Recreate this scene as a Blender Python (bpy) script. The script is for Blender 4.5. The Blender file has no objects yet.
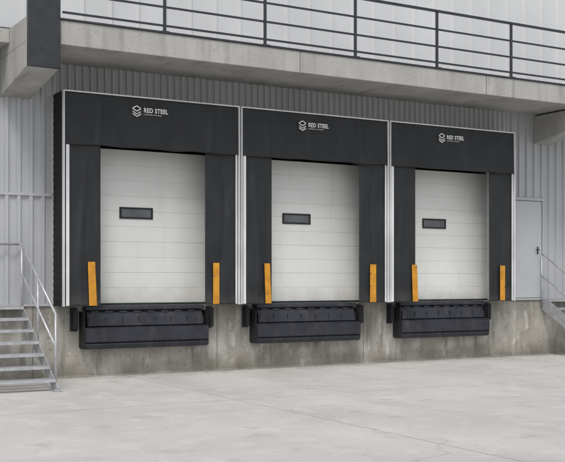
import bpy, bmesh, math, random
from mathutils import Vector, noise
random.seed(4)
sc = bpy.context.scene
sc.view_settings.view_transform = 'Standard'
sc.view_settings.look = 'None'
sc.view_settings.exposure = 0

# ------------------------------------------------------------ materials
def nmat(name, c1, c2=None, scale=4.0, rough=0.7, metal=0.0, mscale=(1,1,1), bump=0.0, bscale=60, lo=0.35, hi=0.65, detail=5):
    m = bpy.data.materials.new(name); m.use_nodes = True
    nt = m.node_tree; b = nt.nodes['Principled BSDF']
    b.inputs['Roughness'].default_value = rough
    b.inputs['Metallic'].default_value = metal
    if c2 is None: c2 = tuple(v*0.85 for v in c1)
    tc = nt.nodes.new('ShaderNodeTexCoord'); mp = nt.nodes.new('ShaderNodeMapping')
    mp.inputs['Scale'].default_value = mscale
    nt.links.new(tc.outputs['Object'], mp.inputs['Vector'])
    n = nt.nodes.new('ShaderNodeTexNoise'); n.inputs['Scale'].default_value = scale; n.inputs['Detail'].default_value = detail
    nt.links.new(mp.outputs[0], n.inputs['Vector'])
    r = nt.nodes.new('ShaderNodeValToRGB')
    r.color_ramp.elements[0].position = lo; r.color_ramp.elements[1].position = hi
    r.color_ramp.elements[0].color = (*c2, 1); r.color_ramp.elements[1].color = (*c1, 1)
    nt.links.new(n.outputs['Fac'], r.inputs[0])
    nt.links.new(r.outputs[0], b.inputs['Base Color'])
    if bump:
        n2 = nt.nodes.new('ShaderNodeTexNoise'); n2.inputs['Scale'].default_value = bscale; n2.inputs['Detail'].default_value = 3
        nt.links.new(tc.outputs['Object'], n2.inputs['Vector'])
        bp = nt.nodes.new('ShaderNodeBump'); bp.inputs['Strength'].default_value = bump; bp.inputs['Distance'].default_value = 0.01
        nt.links.new(n2.outputs['Fac'], bp.inputs['Height']); nt.links.new(bp.outputs[0], b.inputs['Normal'])
    return m

def add_layer(m, color, scale, mscale, lo, hi, amount, loc=(0,0,0), detail=6, kind='noise', rot=(0,0,0)):
    nt = m.node_tree; b = nt.nodes['Principled BSDF']
    src = b.inputs['Base Color'].links[0].from_socket
    tc = nt.nodes.new('ShaderNodeTexCoord'); mp = nt.nodes.new('ShaderNodeMapping')
    mp.inputs['Scale'].default_value = mscale; mp.inputs['Location'].default_value = loc; mp.inputs['Rotation'].default_value = rot
    nt.links.new(tc.outputs['Object'], mp.inputs[0])
    mr = nt.nodes.new('ShaderNodeMapRange'); mr.inputs['From Min'].default_value = lo; mr.inputs['From Max'].default_value = hi
    mr.inputs['To Max'].default_value = amount
    if kind == 'noise':
        n = nt.nodes.new('ShaderNodeTexNoise'); n.inputs['Scale'].default_value = scale; n.inputs['Detail'].default_value = detail
        nt.links.new(mp.outputs[0], n.inputs['Vector'])
        nt.links.new(n.outputs['Fac'], mr.inputs['Value'])
    else:  # hairline cracks
        nd = nt.nodes.new('ShaderNodeTexNoise'); nd.inputs['Scale'].default_value = 1.3; nd.inputs['Detail'].default_value = 5
        nt.links.new(mp.outputs[0], nd.inputs['Vector'])
        vm = nt.nodes.new('ShaderNodeVectorMath'); vm.operation='MULTIPLY_ADD'; vm.inputs[1].default_value=(1.2,1.2,1.2)
        nt.links.new(nd.outputs['Color'], vm.inputs[0]); nt.links.new(mp.outputs[0], vm.inputs[2])
        v = nt.nodes.new('ShaderNodeTexVoronoi'); v.feature='DISTANCE_TO_EDGE'; v.inputs['Scale'].default_value=scale
        nt.links.new(vm.outputs[0], v.inputs['Vector']); nt.links.new(v.outputs['Distance'], mr.inputs['Value'])
    mx = nt.nodes.new('ShaderNodeMix'); mx.data_type = 'RGBA'
    nt.links.new(mr.outputs[0], mx.inputs['Factor']); nt.links.new(src, mx.inputs['A'])
    mx.inputs['B'].default_value = (*color, 1)
    nt.links.new(mx.outputs['Result'], b.inputs['Base Color'])

def axis_dirt(m, color, z0, z1, amount, axis='Z', nscale=3.0, mscale=(1,1,1)):
    """dirt densest at coordinate z0, fading out by z1, broken up by noise"""
    nt = m.node_tree; b = nt.nodes['Principled BSDF']
    src = b.inputs['Base Color'].links[0].from_socket
    tc = nt.nodes.new('ShaderNodeTexCoord'); sp = nt.nodes.new('ShaderNodeSeparateXYZ')
    nt.links.new(tc.outputs['Object'], sp.inputs[0])
    mp = nt.nodes.new('ShaderNodeMapping'); mp.inputs['Scale'].default_value = mscale
    nt.links.new(tc.outputs['Object'], mp.inputs[0])
    n = nt.nodes.new('ShaderNodeTexNoise'); n.inputs['Scale'].default_value = nscale; n.inputs['Detail'].default_value = 7
    nt.links.new(mp.outputs[0], n.inputs['Vector'])
    ad = nt.nodes.new('ShaderNodeMath'); ad.operation = 'MULTIPLY_ADD'
    ad.inputs[1].default_value = (z1-z0)*2.4; nt.links.new(n.outputs['Fac'], ad.inputs[0]); nt.links.new(sp.outputs[axis], ad.inputs[2])
    mr = nt.nodes.new('ShaderNodeMapRange')
    off = (z1-z0)*1.2
    mr.inputs['From Min'].default_value = z0+off; mr.inputs['From Max'].default_value = z1+off
    mr.inputs['To Min'].default_value = amount; mr.inputs['To Max'].default_value = 0
    nt.links.new(ad.outputs[0], mr.inputs['Value'])
    mx = nt.nodes.new('ShaderNodeMix'); mx.data_type = 'RGBA'
    nt.links.new(mr.outputs[0], mx.inputs['Factor']); nt.links.new(src, mx.inputs['A'])
    mx.inputs['B'].default_value = (*color, 1)
    nt.links.new(mx.outputs['Result'], b.inputs['Base Color'])

M_ground = nmat('yard_concrete', (.555,.545,.52), (.475,.465,.442), scale=.5, rough=.9, bump=.5, bscale=38, detail=8)
add_layer(M_ground, (.37,.358,.335), 1.0, (.9,.22,1), .52, .80, .6)
add_layer(M_ground, (.64,.63,.61), 2.4, (1,1,1), .52, .75, .6, (5,2,0), 8)
add_layer(M_ground, (.35,.338,.318), 2.1, (1,1,1), .60, .70, .45, (15,7,0), 8)
add_layer(M_ground, (.33,.32,.295), 14, (1,1,1), .58, .76, .55, (1,3,0))
add_layer(M_ground, (.27,.26,.24), 60, (1,1,1), .58, .72, .6, detail=3)
add_layer(M_ground, (.33,.315,.29), .16, (1,1,1), .004, .0, .45, (2.3,1.1,0), kind='crack')
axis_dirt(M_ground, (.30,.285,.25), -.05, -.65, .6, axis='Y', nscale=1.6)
M_base = nmat('base_concrete', (.43,.41,.365), (.31,.295,.26), scale=1.5, rough=.92, bump=.6, bscale=28, detail=8)
add_layer(M_base, (.56,.545,.50), 1.8, (1.6,1,.8), .52, .64, .65, (3,0,1), 8)
add_layer(M_base, (.15,.14,.115), 2.4, (2.6,1,.35), .54, .70, .72, (9,0,0), 8)
add_layer(M_base, (.62,.60,.56), 6, (1.2,1,.5), .60, .68, .6, (2,0,6), 8)
add_layer(M_base, (.13,.12,.10), 20, (1,1,1), .59, .72, .6, detail=4)
axis_dirt(M_base, (.135,.125,.10), 0.0, .32, .75, nscale=1.8)
axis_dirt(M_base, (.16,.15,.125), 1.2, .72, .6, nscale=2.2, mscale=(3,1,.25))
M_fascia = nmat('slab_concrete', (.42,.415,.39), (.34,.335,.315), scale=1.4, rough=.85, bump=.3, mscale=(1,1,.4), detail=8)
add_layer(M_fascia, (.19,.185,.17), 2.0, (2.8,1,.25), .53, .75, .6, detail=8)
add_layer(M_fascia, (.52,.515,.495), 3.0, (1,1,1), .56, .72, .4, (7,0,0), 8)
add_layer(M_fascia, (.17,.165,.15), 35, (1,1,1), .60, .74, .55, detail=3)
M_clad = nmat('corrugated_cladding', (.47,.475,.48), (.40,.405,.41), scale=.8, rough=.45, metal=.1)
M_cladR = nmat('flat_cladding', (.45,.46,.475), (.405,.415,.43), scale=.8, rough=.45, metal=.1)
add_layer(M_cladR, (.28,.28,.275), 1.5, (4,1,.25), .54, .85, .45, detail=8)
M_up = nmat('upper_cladding', (.62,.63,.635), (.55,.56,.565), scale=.7, rough=.5)
M_trimd = nmat('dark_trim', (.05,.052,.055), rough=.5)
M_fabric = nmat('shelter_fabric', (.015,.017,.019), (.010,.0115,.013), scale=2.5, rough=.55, bump=.2, bscale=22)
add_layer(M_fabric, (.034,.034,.034), 1.6, (2.5,1,.4), .55, .82, .45, detail=8)
axis_dirt(M_fabric, (.075,.071,.064), 1.15, 1.42, .45, nscale=4)
M_black = nmat('shelter_foam', (.010,.010,.011), (.006,.006,.007), scale=20, rough=.85, bump=.6, bscale=60)
M_white = nmat('white_edge', (.76,.77,.78), (.62,.63,.63), scale=3, rough=.4, mscale=(1,1,.6))
M_logo = nmat('logo_white', (.80,.80,.80), (.74,.74,.74), rough=.5)
M_yellow = nmat('yellow_marker', (.66,.30,.02), (.50,.22,.015), scale=7, rough=.5)
add_layer(M_yellow, (.10,.07,.04), 9, (1,1,1.0), .59, .68, .7, detail=8)
M_door = nmat('door_panel', (.74,.745,.715), (.68,.685,.655), scale=1.0, rough=.33, bump=.10, bscale=110)
add_layer(M_door, (.52,.515,.48), 1.4, (3,1,.4), .56, .85, .4, detail=8)
axis_dirt(M_door, (.45,.44,.40), 1.2, 1.5, .5)
M_glass = bpy.data.materials.new('window_acrylic'); M_glass.use_nodes = True
_nt=M_glass.node_tree; _b=_nt.nodes['Principled BSDF']; _b.inputs['Roughness'].default_value=.12
_n=_nt.nodes.new('ShaderNodeTexNoise'); _n.inputs['Scale'].default_value=3
_r=_nt.nodes.new('ShaderNodeValToRGB'); _r.color_ramp.elements[0].color=(.05,.055,.06,1); _r.color_ramp.elements[1].color=(.17,.18,.19,1)
_tc=_nt.nodes.new('ShaderNodeTexCoord'); _nt.links.new(_tc.outputs['Object'],_n.inputs['Vector'])
_nt.links.new(_n.outputs['Fac'],_r.inputs[0]); _nt.links.new(_r.outputs[0],_b.inputs['Base Color'])
M_rubber = nmat('black_rubber', (.02,.02,.021), (.012,.012,.013), scale=12, rough=.7)
M_seal = nmat('green_seal', (.03,.09,.06), (.02,.05,.035), scale=12, rough=.6)
M_lev = nmat('leveler_steel', (.034,.037,.048), (.022,.024,.032), scale=3, rough=.48, metal=.15, bump=.15, detail=8)
add_layer(M_lev, (.10,.092,.082), 3, (2,1,.7), .54, .78, .5, detail=8)
add_layer(M_lev, (.12,.085,.06), 11, (1.4,1,1), .62, .72, .5, (4,0,0), 8)
M_galv = nmat('galvanised_steel', (.55,.56,.58), (.42,.43,.45), scale=10, rough=.45, metal=.4)
M_rail = nmat('dark_paint', (.032,.035,.042), (.022,.025,.03), scale=8, rough=.45)
M_pdoor = nmat('grey_door_paint', (.46,.475,.49), (.43,.445,.46), scale=2, rough=.4)
M_roof = nmat('roof_membrane', (.25,.25,.25), rough=.9)
M_joint = nmat('joint_sealant', (.36,.35,.325), (.28,.27,.25), scale=2, rough=.9)
M_bjoint = nmat('wall_joint', (.13,.125,.11), rough=.9)

# ------------------------------------------------------------ helpers
def empty(name):
    o = bpy.data.objects.new(name, None); sc.collection.objects.link(o); return o
def link(o, parent):
    sc.collection.objects.link(o)
    if parent: o.parent = parent
    return o
def mesh(name, verts, faces, mat, parent=None, smooth=False, bevel=0):
    me = bpy.data.meshes.new(name); me.from_pydata(verts, [], faces); me.update()
    bm = bmesh.new(); bm.from_mesh(me); bmesh.ops.recalc_face_normals(bm, faces=bm.faces); bm.to_mesh(me); bm.free()
    me.materials.append(mat)
    if smooth:
        for p in me.polygons: p.use_smooth = True
    o = bpy.data.objects.new(name, me)
    link(o, parent)
    if bevel:
        md = o.modifiers.new('b','BEVEL'); md.width = bevel; md.segments = 2; md.limit_method='ANGLE'
    return o
BF=[(0,1,3,2),(4,6,7,5),(0,4,5,1),(2,3,7,6),(0,2,6,4),(1,5,7,3)]
def boxes(name, lst, mat, parent=None, bevel=0.0):
    V=[];F=[]
    for (x0,x1,y0,y1,z0,z1) in lst:
        k=len(V)
        V+=[(x,y,z) for x in (x0,x1) for y in (y0,y1) for z in (z0,z1)]
        F+=[tuple(i+k for i in f) for f in BF]
    return mesh(name,V,F,mat,parent,bevel=bevel)
def box(name, x0,x1,y0,y1,z0,z1, mat, parent=None, bevel=0.0):
    return boxes(name,[(x0,x1,y0,y1,z0,z1)],mat,parent,bevel)
def prism_x(name, prof, x0, x1, mat, parent=None, bevel=0):
    n=len(prof); V=[(x0,y,z) for y,z in prof]+[(x1,y,z) for y,z in prof]
    F=[tuple(range(n)), tuple(range(2*n-1,n-1,-1))]+[(i,(i+1)%n,(i+1)%n+n,i+n) for i in range(n)]
    return mesh(name,V,F,mat,parent,bevel=bevel)
def tubes(name, segs, r, mat, parent=None, sides=12):
    V=[];F=[]
    for a,b in segs:
        a=Vector(a);b=Vector(b);d=(b-a).normalized()
        u=d.orthogonal().normalized(); w=d.cross(u); k=len(V)
        for p in (a,b):
            for i in range(sides):
                t=2*math.pi*i/sides; V.append(tuple(p+r*(math.cos(t)*u+math.sin(t)*w)))
        F+=[(k+i,k+(i+1)%sides,k+sides+(i+1)%sides,k+sides+i) for i in range(sides)]
        F+=[tuple(k+i for i in range(sides)),tuple(k+sides+i for i in range(sides))]
    o=mesh(name,V,F,mat,parent)
    for p in o.data.polygons:
        if len(p.vertices)==4: p.use_smooth=True
    return o
def corrugated(name, x0,x1,z0,z1,y, period, depth, mat, parent, frac=.5, slope=.15):
    pts=[]; k=math.floor(x0/period)
    while k*period < x1:
        b=k*period
        for f,d in ((0,0),(slope,depth),(frac,depth),(frac+slope,0)):
            xx=b+f*period
            if x0<=xx<=x1: pts.append((xx,y-d))
        k+=1
    def yy(xx):
        f=(xx/period)%1
        if f<slope: return y-depth*f/slope
        if f<frac: return y-depth
        if f<frac+slope: return y-depth*(1-(f-frac)/slope)
        return y
    if pts[0][0]>x0+1e-6: pts.insert(0,(x0,yy(x0)))
    if pts[-1][0]<x1-1e-6: pts.append((x1,yy(x1)))
    V=[(a,b,z0) for a,b in pts]+[(a,b,z1) for a,b in pts]; n=len(pts)
    F=[(i,i+1,n+i+1,n+i) for i in range(n-1)]
    return mesh(name,V,F,mat,parent)
def cloth(name, x0,x1,z0,z1,y, amp, mat, parent, seed=0, nx=36, nz=36, thick=.015, lean=0.0, hem=0.0, fs=1.6, creases=()):
    V=[];F=[]
    for j in range(nz+1):
        for i in range(nx+1):
            u=i/nx; v=j/nz
            x=x0+(x1-x0)*u; z=z0+(z1-z0)*v
            e=min(1,6*min(u,1-u))*min(1,3*(1-v)+.1)
            d=noise.noise(Vector((x*fs*1.5+seed*7.3, seed, z*fs*.8)))*amp + noise.noise(Vector((x*5+seed, 3.1, z*2+seed)))*amp*.35
            for (cx,w,a) in creases:
                d+=a*math.exp(-((x-cx-.05*math.sin(z*2+seed))/w)**2)
            zz=z + (hem*noise.noise(Vector((x*2.3+seed,1,1))) if j==0 else 0)
            V.append((x, y-d*e-lean*(1-v), zz))
    for j in range(nz):
        for i in range(nx):
            a=j*(nx+1)+i; F.append((a,a+1,a+nx+2,a+nx+1))
    o=mesh(name,V,F,mat,parent,smooth=True)
    s=o.modifiers.new('s','SOLIDIFY'); s.thickness=thick; s.offset=0
    return o

# ------------------------------------------------------------ ground
g = mesh('ground', [(-400,-400,0),(400,-400,0),(400,400,0),(-400,400,0)], [(0,1,2,3)], M_ground)
joints = empty('ground_joints')
L=[(-14,26,yy,yy+.006,-.02,.002) for yy in (-4.3,-11.5)]+[(xx,xx+.006,-19,-.1,-.02,.0025) for xx in (-7.2,1.2,9.6,18)]
boxes('joint_lines', L, M_joint, joints)

# ------------------------------------------------------------ building
S=3.25; PZ=1.2
XL,XR=-14.0,26.0
bld = empty('warehouse_building')
openings=[(i*S+.40, i*S+3.02) for i in range(3)]
OT=4.0
core=[]
xs=[XL]+[v for o_ in openings for v in o_]+[XR]
for i in range(0,len(xs),2): core.append((xs[i],xs[i+1],.04,.4,0,OT))
for a,b in openings: core.append((a,b,.04,.4,0,PZ))
core.append((XL,XR,.04,.4,OT,9.5))
boxes('wall_core', core, M_cladR, bld)
boxes('shell', [(XL,XL+.3,.4,22,0,9.5),(XR-.3,XR,.4,22,0,9.5),(XL+.3,XR-.3,21.7,22,0,9.5)], M_cladR, bld)
box('roof', XL-.1,XR+.1,-.08,22.1,9.5,9.75, M_roof, bld)
corrugated('cladding_over_docks', -.02, 10.02, OT, 5.36, .03, .13, .036, M_clad, bld)
for k,(a,b) in enumerate([(-.02,.40),(3.02,3.65),(6.27,6.9),(9.52,10.02)]):
    corrugated('cladding_between_docks_%d'%k, a,b,PZ+.01,OT,.03,.13,.036,M_clad,bld)
corrugated('cladding_left_low', XL,-.02, PZ+.01,3.02,.03,.20,.04,M_cladR,bld,frac=.35,slope=.08)
corrugated('cladding_left_high', XL,-.02, 3.06,5.36,.03,.20,.04,M_cladR,bld,frac=.35,slope=.08)
box('course_flashing', XL,-.02,-.016,.035,3.015,3.065, M_cladR, bld)
DX0,DX1=10.12,11.02
corrugated('cladding_right', DX1+.06, XR, PZ+.01,5.36,.03,.22,.04,M_cladR,bld,frac=.30,slope=.08)
corrugated('cladding_over_door', 10.02, DX1+.06, 3.42,5.36,.03,.22,.04,M_cladR,bld,frac=.30,slope=.08)
scr=[]
for z in (4.15,4.75,5.15):
    for k in range(0,39):
        x=k*.26
        scr.append((x+.034,x+.046,-.011,-.006,z,z+.012))
boxes('cladding_screws',scr,M_galv,bld)
corrugated('upper_cladding', XL,XR,5.55,9.5,.03,.50,.03,M_up,bld,frac=.12,slope=.04)
box('upper_sill', XL,XR,-.05,.03,5.60,5.72, M_trimd, bld)
box('base_flashing', XL,-.03,-.09,.03,PZ,PZ+.035, M_clad, bld)
box('base_flashing_b', 9.80,XR,-.09,.03,PZ,PZ+.035, M_clad, bld)

base = empty('concrete_base_wall')
box('plinth', XL,XR,-.06,.04,-.1,PZ-.002, M_base, base)
boxes('construction_joints', [(x,x+.010,-.0625,-.05,0,PZ-.01) for x in (-4.1,-.35,3.02,6.22,9.45,13.2)], M_bjoint, base)
V=[];F=[];n=400
for k in range(n+1):
    x=XL+(XR-XL)*k/n; a=noise.noise(Vector((x*1.7,0,0))); b=noise.noise(Vector((x*6,2,0)))
    V+=[(x,-.058,.03+.02*a+.008*b),(x,-.10-.03*a-.02*b,.012),(x,-.14-.04*a-.03*b,-.002)]
for k in range(n):
    for q in (0,1): F.append((3*k+q,3*k+q+1,3*k+q+4,3*k+q+3))
mesh('wall_foot_mortar',V,F,M_base,base,smooth=True)
V=[];F=[]
for k in range(700):
    x=random.uniform(-4,13); y=-.12-abs(random.gauss(0,.28)); s=random.uniform(.004,.014); kk=len(V)
    V+=[(x-s,y,0),(x,y-s,0),(x+s,y+.2*s,0),(x,y+s,0),(x+.2*s,y,s*.9)]
    F+=[(kk,kk+1,kk+4),(kk+1,kk+2,kk+4),(kk+2,kk+3,kk+4),(kk+3,kk,kk+4)]
mesh('gravel_grit',V,F,M_base)

# ------------------------------------------------------------ personnel door
pd = empty('personnel_door')
boxes('frame', [(DX0-.05,DX0,-.03,.035,PZ+.035,3.42),(DX1,DX1+.05,-.03,.035,PZ+.035,3.42),(DX0,DX1,-.03,.035,3.36,3.42)], M_cladR, pd, bevel=.004)
box('leaf', DX0+.008,DX1-.008,-.005,.03,PZ+.045,3.350, M_pdoor, pd, bevel=.004)
boxes('handle', [(DX1-.14,DX1-.11,-.015,-.005,2.2,2.36),(DX1-.22,DX1-.11,-.06,-.045,2.28,2.3),(DX1-.13,DX1-.115,-.045,-.015,2.28,2.3)], M_rubber, pd)
boxes('hinges', [(DX0+.01,DX0+.03,-.02,-.006,z,z+.1) for z in (1.5,2.3,3.1)], M_galv, pd)

# ------------------------------------------------------------ walkway slab + corbels
YF=-1.5
walk = empty('concrete_walkway')
prism_x('slab', [(.03,5.24),(YF+.06,5.24),(YF+.06,5.21),(YF,5.21),(YF,5.58),(.03,5.58)], -.36, 24.0, M_fascia, walk, bevel=.008)
boxes('slab_joints',[(x,x+.012,YF-.003,YF+.01,5.215,5.575) for x in (3.9,8.1,12.3)],M_bjoint,walk)
box('edge_flashing', -.36,24.0,YF-.02,YF+.10,5.582,5.61, M_rail, walk)
def corbel(x0,x1,i):
    prism_x('corbel_%d'%i, [(.03,4.60),(YF+.02,4.84),(YF+.02,5.208),(.03,5.208)], x0,x1, M_fascia, walk, bevel=.01)
corbel(-.86,-.36,0); corbel(10.78,11.28,1); corbel(22.4,22.9,2)
box('corbel_top_block', -.86,-.363,YF+.021,.03,5.21,5.58, M_fascia, walk)
box('end_plate', -.86,-.36,YF-.05,YF+.017,4.83,5.95, M_rail, walk, bevel=.006)
box('slab_left', XL,-.863,-.55,.03,5.36,5.58, M_fascia, walk, bevel=.008)

rl = empty('metal_railing')
posts=[3.24+1.85*k for k in range(-1,12)]
yr=YF+.05
boxes('posts', [(p-.022,p+.022,yr-.02,yr+.02,5.59,6.66) for p in posts]+[(p-.07,p+.07,yr-.05,yr+.045,5.61,5.625) for p in posts], M_rail, rl, bevel=.003)
boxes('top_rail', [(-.30,23.9,yr-.03,yr+.03,6.66,6.70)], M_rail, rl, bevel=.004)
boxes('rails', [(-.30,23.9,yr-.012,yr+.012,z,z+.032) for z in (5.70,6.0,6.32)], M_rail, rl)

# ------------------------------------------------------------ docks
FY=-.5; TOP=4.71; BOT=1.20
YEL=[((.44,.57),(2.71,2.83)),((.50,.62),(2.80,2.94)),((.56,.69),(2.83,2.96))]
def dock(i):
    ox=i*S
    sh=empty('dock_shelter')
    x0,x1=ox+.015,ox+S-.03
    for nm,xx,sg in (('side_bellows_l',x0,-1),('side_bellows_r',x1,1)):
        V=[];F=[];n=90; m=6
        for j in range(n+1):
            z=BOT+(TOP-.03-BOT)*j/n
            for q in range(m+1):
                y=.02+(FY)*q/m
                o_=-sg*(.004 if j%3 else 0)-sg*.008*noise.noise(Vector((y*4,z*2,i+sg)))*(1 if 0<q<m else 0)
                V.append((xx+o_,y,z))
        for j in range(n):
            for q in range(m):
                a=j*(m+1)+q; F.append((a,a+1,a+m+2,a+m+1))
        mesh(nm,V,F,M_black,sh)
    box('top_cover', x0,x1,FY+.02,.02,TOP-.03,TOP-.005, M_black, sh)
    boxes('frame', [(x0+.02,x0+.08,FY+.03,FY+.09,BOT,TOP-.03),(x1-.08,x1-.02,FY+.03,FY+.09,BOT,TOP-.03),(x0+.08,x1-.08,FY+.03,FY+.09,TOP-.1,TOP-.03)], M_galv, sh)
    cloth('side_curtain_l', x0,ox+.655,BOT,3.95,FY,.035,M_fabric,sh,seed=i*3+1,nx=24,nz=60,creases=((ox+.34,.05,.016),))
    cloth('side_curtain_r', ox+2.575,x1,BOT,3.95,FY,.035,M_fabric,sh,seed=i*3+2,nx=24,nz=60,creases=((ox+2.9,.05,-.016),))
    cloth('head_curtain', x0,x1,3.84,TOP-.02,FY-.022,.034,M_fabric,sh,seed=i*3+5,nx=90,nz=30,hem=.03,fs=.9,lean=.02,
          creases=((ox+.60,.04,.02),(ox+2.64,.04,.02)))
    ye=FY-.045
    boxes('white_edging', [
        (x0-.004,x0+.014,ye-.022,FY+.02,BOT,TOP),
        (x1-.014,x1+.004,ye-.022,FY+.02,BOT,TOP),
        (x0+.014,x1-.014,ye-.022,FY+.02,TOP-.020,TOP)], M_white, sh, bevel=.002)
    boxes('white_strips', [(x0+.045,x0+.10,ye+.01,ye+.022,BOT+.01,3.86),
                           (x1-.062,x1-.036,ye+.01,ye+.022,BOT+.01,3.86)], M_white, sh)
    V=[];F=[]
    for k,(a,b) in enumerate(YEL[i]):
        t=.035 if k==0 else .0
        y=FY-.045; kk=len(V)
        for yy in (y,y+.008):
            V+=[(ox+a+t*.3,yy,BOT+.01),(ox+b+t*.3,yy,BOT+.01),(ox+b-t*.6,yy,1.93),(ox+a-t*.4,yy,1.93)]
        F+=[tuple(kk+q for q in f) for f in [(0,1,2,3),(7,6,5,4),(0,4,5,1),(1,5,6,2),(2,6,7,3),(3,7,4,0)]]
    mesh('guide_markers',V,F,M_yellow,sh)
    ly=FY-.07; lz=4.46; cx=ox+1.27; R=.088
    V=[];F=[]
    def quad(p,w):
        (ax,az),(bx,bz)=p; dx,dz=bx-ax,bz-az; l=math.hypot(dx,dz); nx_,nz_=-dz/l*w/2,dx/l*w/2; k=len(V)
        V.extend([(ax+nx_,ly,az+nz_),(bx+nx_,ly,bz+nz_),(bx-nx_,ly,bz-nz_),(ax-nx_,ly,az-nz_)]); F.append((k,k+1,k+2,k+3))
    H=[(cx+R*math.sin(math.radians(60*k)), lz+R*math.cos(math.radians(60*k))) for k in range(6)]
    c=(cx,lz)
    quad((H[0],H[1]),.018);quad((H[5],H[0]),.018);quad((H[5],c),.018);quad((c,H[1]),.018)
    quad((H[4],H[3]),.018);quad((H[3],H[2]),.018)
    quad(((H[5][0],H[5][1]-.048),(cx,lz-.048)),.016);quad(((cx,lz-.048),(H[1][0],H[1][1]-.048)),.016)
    o=mesh('emblem',V,F,M_logo,sh)
    s=o.modifiers.new('s','SOLIDIFY'); s.thickness=.003
    for txt,sz,zz in (('RED STEEL',.105,4.45),('LOADING SYSTEMS',.028,4.405)):
        cu=bpy.data.curves.new('lettering','FONT'); cu.body=txt; cu.size=sz; cu.extrude=.0015; cu.offset=.0035 if sz>.1 else .0
        cu.space_character=1.12
        to=bpy.data.objects.new('lettering',cu); link(to,sh)
        to.location=(ox+1.395,ly,zz); to.rotation_euler=(math.pi/2,0,0)
        bpy.context.view_layer.update()
        to.scale=((.44 if sz>.1 else .32)/to.dimensions.x,1,1)
        cu.materials.append(M_logo)
    # sectional door
    d=empty('sectional_door')
    dx0,dx1=ox+.42,ox+3.0; dy=.05
    zs=[PZ+.03+.53*k for k in range(6)]
    L=[]
    for k in range(5):
        a=zs[k]
        L.append((dx0,dx1,dy,dy+.04,a+.004,a+.263)); L.append((dx0,dx1,dy+(.0005),dy+.04,a+.266,a+.526))
    boxes('sections',L,M_door,d,bevel=.003)
    box('section_core',dx0,dx1,dy+.006,dy+.035,PZ+.03,zs[5],M_door,d)
    box('bottom_seal',dx0,dx1,dy-.005,dy+.03,PZ,PZ+.02,M_rubber,d)
    box('bottom_seal_lip',dx0,dx1,dy-.008,dy+.03,PZ+.0205,PZ+.034,M_seal,d)
    boxes('guide_tracks',[(ox+.401,dx0-.001,0,.10,PZ,OT),(dx1+.001,ox+3.019,0,.10,PZ,OT)],M_white,d)
    wx0,wx1,wz0,wz1=ox+1.20,ox+1.82,2.69,2.89
    if i==2: wx0,wx1=ox+1.26,ox+1.87
    boxes('window_frame',[(wx0,wx1,dy-.018,dy,wz0,wz0+.03),(wx0,wx1,dy-.018,dy,wz1-.03,wz1),(wx0,wx0+.035,dy-.018,dy,wz0+.03,wz1-.03),(wx1-.035,wx1,dy-.018,dy,wz0+.03,wz1-.03)],M_rubber,d,bevel=.004)
    box('window_pane',wx0+.03,wx1-.03,dy-.006,dy+.001,wz0+.025,wz1-.025,M_glass,d)
    # leveler
    lv=empty('dock_leveler')
    a,b=ox+.53,ox+2.66
    prism_x('platform_nose',[(.04,PZ-.001),(-.20,PZ-.001),(-.235,PZ-.03),(-.235,PZ-.07),(-.20,PZ-.085),(.0,PZ-.085)],a-.03,b+.03,M_lev,lv,bevel=.004)
    prism_x('folded_lip',[(-.061,1.113),(-.17,1.113),(-.20,1.08),(-.25,.86),(-.225,.84),(-.061,.84)],a,b,M_lev,lv,bevel=.004)
    boxes('lip_hinges',[(a+.06+.255*k,a+.20+.255*k,-.215,-.17,1.075,1.112) for k in range(8)],M_lev,lv,bevel=.008)
    boxes('lip_ribs',[(a+.02+.30*k,a+.032+.30*k,-.246,-.18,.87,1.0) for k in range(8)],M_lev,lv)
    prism_x('carrier_beam',[(-.061,.838),(-.30,.838),(-.345,.80),(-.345,.60),(-.32,.58),(-.061,.58)],a-.07,b+.06,M_lev,lv,bevel=.006)
    prism_x('toe_guard',[(-.061,.578),(-.31,.578),(-.335,.55),(-.30,.475),(-.061,.475)],a-.07,b+.06,M_lev,lv,bevel=.006)
    boxes('side_cheeks',[(a-.09,a-.072,-.30,-.061,.50,1.10),(b+.062,b+.08,-.30,-.061,.50,1.10)],M_rubber,lv)
    for xa in (ox+.28,ox+2.79):
        bp=empty('dock_bumper')
        box('pad',xa+.02,xa+.10,-.20,-.085,.80,1.14,M_rubber,bp,bevel=.01)
        box('back_plate',xa,xa+.12,-.085,-.061,.77,1.17,M_rail,bp)
        boxes('bolts',[(xa+.05,xa+.07,-.208,-.20,z,z+.02) for z in (.86,1.05)],M_rail,bp)
for i in range(3): dock(i)

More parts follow.
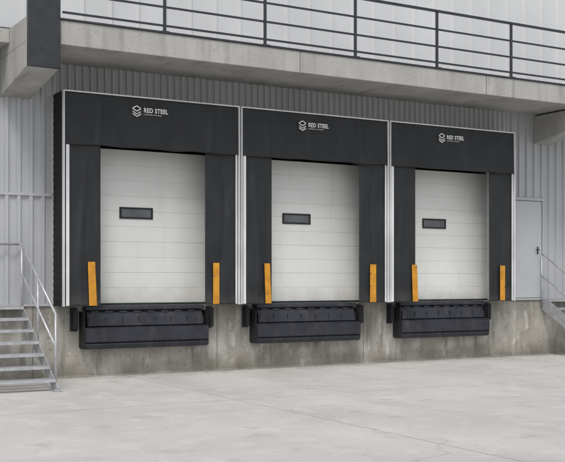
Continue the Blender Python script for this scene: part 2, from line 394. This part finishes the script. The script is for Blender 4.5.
# ------------------------------------------------------------ stairs
def stair(xa, xb):
    st=empty('metal_staircase')
    n=7; run=.277; rise=PZ/7
    fr=[];sl=[]
    for k in range(n):
        z=PZ-rise*k; y0=-.07-run*k; y1=y0-.25
        if k==0: y0=-.065
        fr+=[(xa+.012,xb-.012,y1,y1+.012,z-.04,z),(xa+.012,xb-.012,y0-.012,y0-.001,z-.035,z),(xa+.012,xa+.018,y1+.012,y0-.012,z-.035,z),(xb-.018,xb-.012,y1+.012,y0-.012,z-.035,z)]
        for q in range(1,9):
            yy=y1+.012+(y0-y1-.024)*q/9; sl.append((xa+.018,xb-.018,yy-.0025,yy+.0025,z-.028,z-.002))
        for q in range(1,26):
            xx=xa+(xb-xa)*q/26; sl.append((xx-.002,xx+.002,y1+.012,y0-.012,z-.020,z-.004))
    boxes('tread_frames',fr,M_galv,st); boxes('tread_grating',sl,M_galv,st)
    for nm,x0,x1 in (('stringer_a',xa,xa+.01),('stringer_b',xb-.01,xb)):
        prism_x(nm,[(-.062,PZ+.01),(-.25,PZ+.01),(-2.02,.09),(-2.02,0.006),(-1.83,.006),(-.062,PZ-.20)],x0,x1,M_galv,st)
    boxes('foot_plates',[(x-.06,x+.06,-2.10,-1.90,.0045,.014) for x in (xa+.01,xb-.01)],M_galv,st)
    for nm,x in (('handrail_a',xa-.022),('handrail_b',xb+.022)):
        def zt(y): return PZ+ (y+.15)*(.62)
        yA,yB=-.10,-1.86
        T=[((x,yA,zt(yA)+.98),(x,yB,zt(yB)+.98)),((x,yB,zt(yB)+.98),(x,yB,.06)),((x,yA,zt(yA)+.98),(x,yA,PZ-.15)),
           ((x,yA,zt(yA)+.5),(x,yB,zt(yB)+.5)),((x,-.98,zt(-.98)+.98),(x,-.98,zt(-.98)-.1))]
        tubes(nm,T,.018,M_galv,st)
        me=bpy.data.meshes.new('elbow'); bm=bmesh.new()
        for p in ((x,yA,zt(yA)+.98),(x,yB,zt(yB)+.98)):
            r_=bmesh.ops.create_uvsphere(bm,u_segments=12,v_segments=8,radius=.0185)
            bmesh.ops.translate(bm,verts=r_['verts'],vec=p)
        bm.to_mesh(me); bm.free(); me.materials.append(M_galv)
        link(bpy.data.objects.new('elbows',me),st)
    return st
st=stair(-1.80,-.56)
tubes('wall_return_rail',[((-.582,-.10,2.21),(-2.6,-.10,2.21)),((-2.6,-.10,2.21),(-2.6,.0,2.21))],.018,M_galv,st)
stair(10.95,12.2)

# ------------------------------------------------------------ light
w=bpy.data.worlds.new('World'); sc.world=w; w.use_nodes=True
nt=w.node_tree; bg=nt.nodes['Background']
sky=nt.nodes.new('ShaderNodeTexSky'); sky.sky_type='NISHITA'; sky.sun_disc=False
EL=math.radians(55); AZ=math.radians(212)
sky.sun_elevation=EL; sky.sun_rotation=AZ; sky.dust_density=3
hs=nt.nodes.new('ShaderNodeHueSaturation'); hs.inputs['Saturation'].default_value=.4
nt.links.new(sky.outputs[0],hs.inputs['Color']); nt.links.new(hs.outputs[0],bg.inputs['Color'])
bg.inputs['Strength'].default_value=.15
sl=bpy.data.lights.new('sun','SUN'); sl.energy=1.5; sl.angle=math.radians(14); sl.color=(1,.975,.945)
so=bpy.data.objects.new('sun',sl); sc.collection.objects.link(so)
dirv=Vector((math.sin(AZ)*math.cos(EL), math.cos(AZ)*math.cos(EL), math.sin(EL)))
so.rotation_euler=dirv.to_track_quat('Z','Y').to_euler()
so.location=(0,-10,15)

# ------------------------------------------------------------ camera
cam=bpy.data.cameras.new('camera'); co=bpy.data.objects.new('camera',cam); sc.collection.objects.link(co)
co.location=(-5.31,-16.73,1.63); co.rotation_euler=(math.radians(90),0,math.radians(-30.2))
cam.sensor_width=36; cam.lens=36*1031/565; cam.shift_y=49/565; cam.clip_end=2000
sc.camera=co
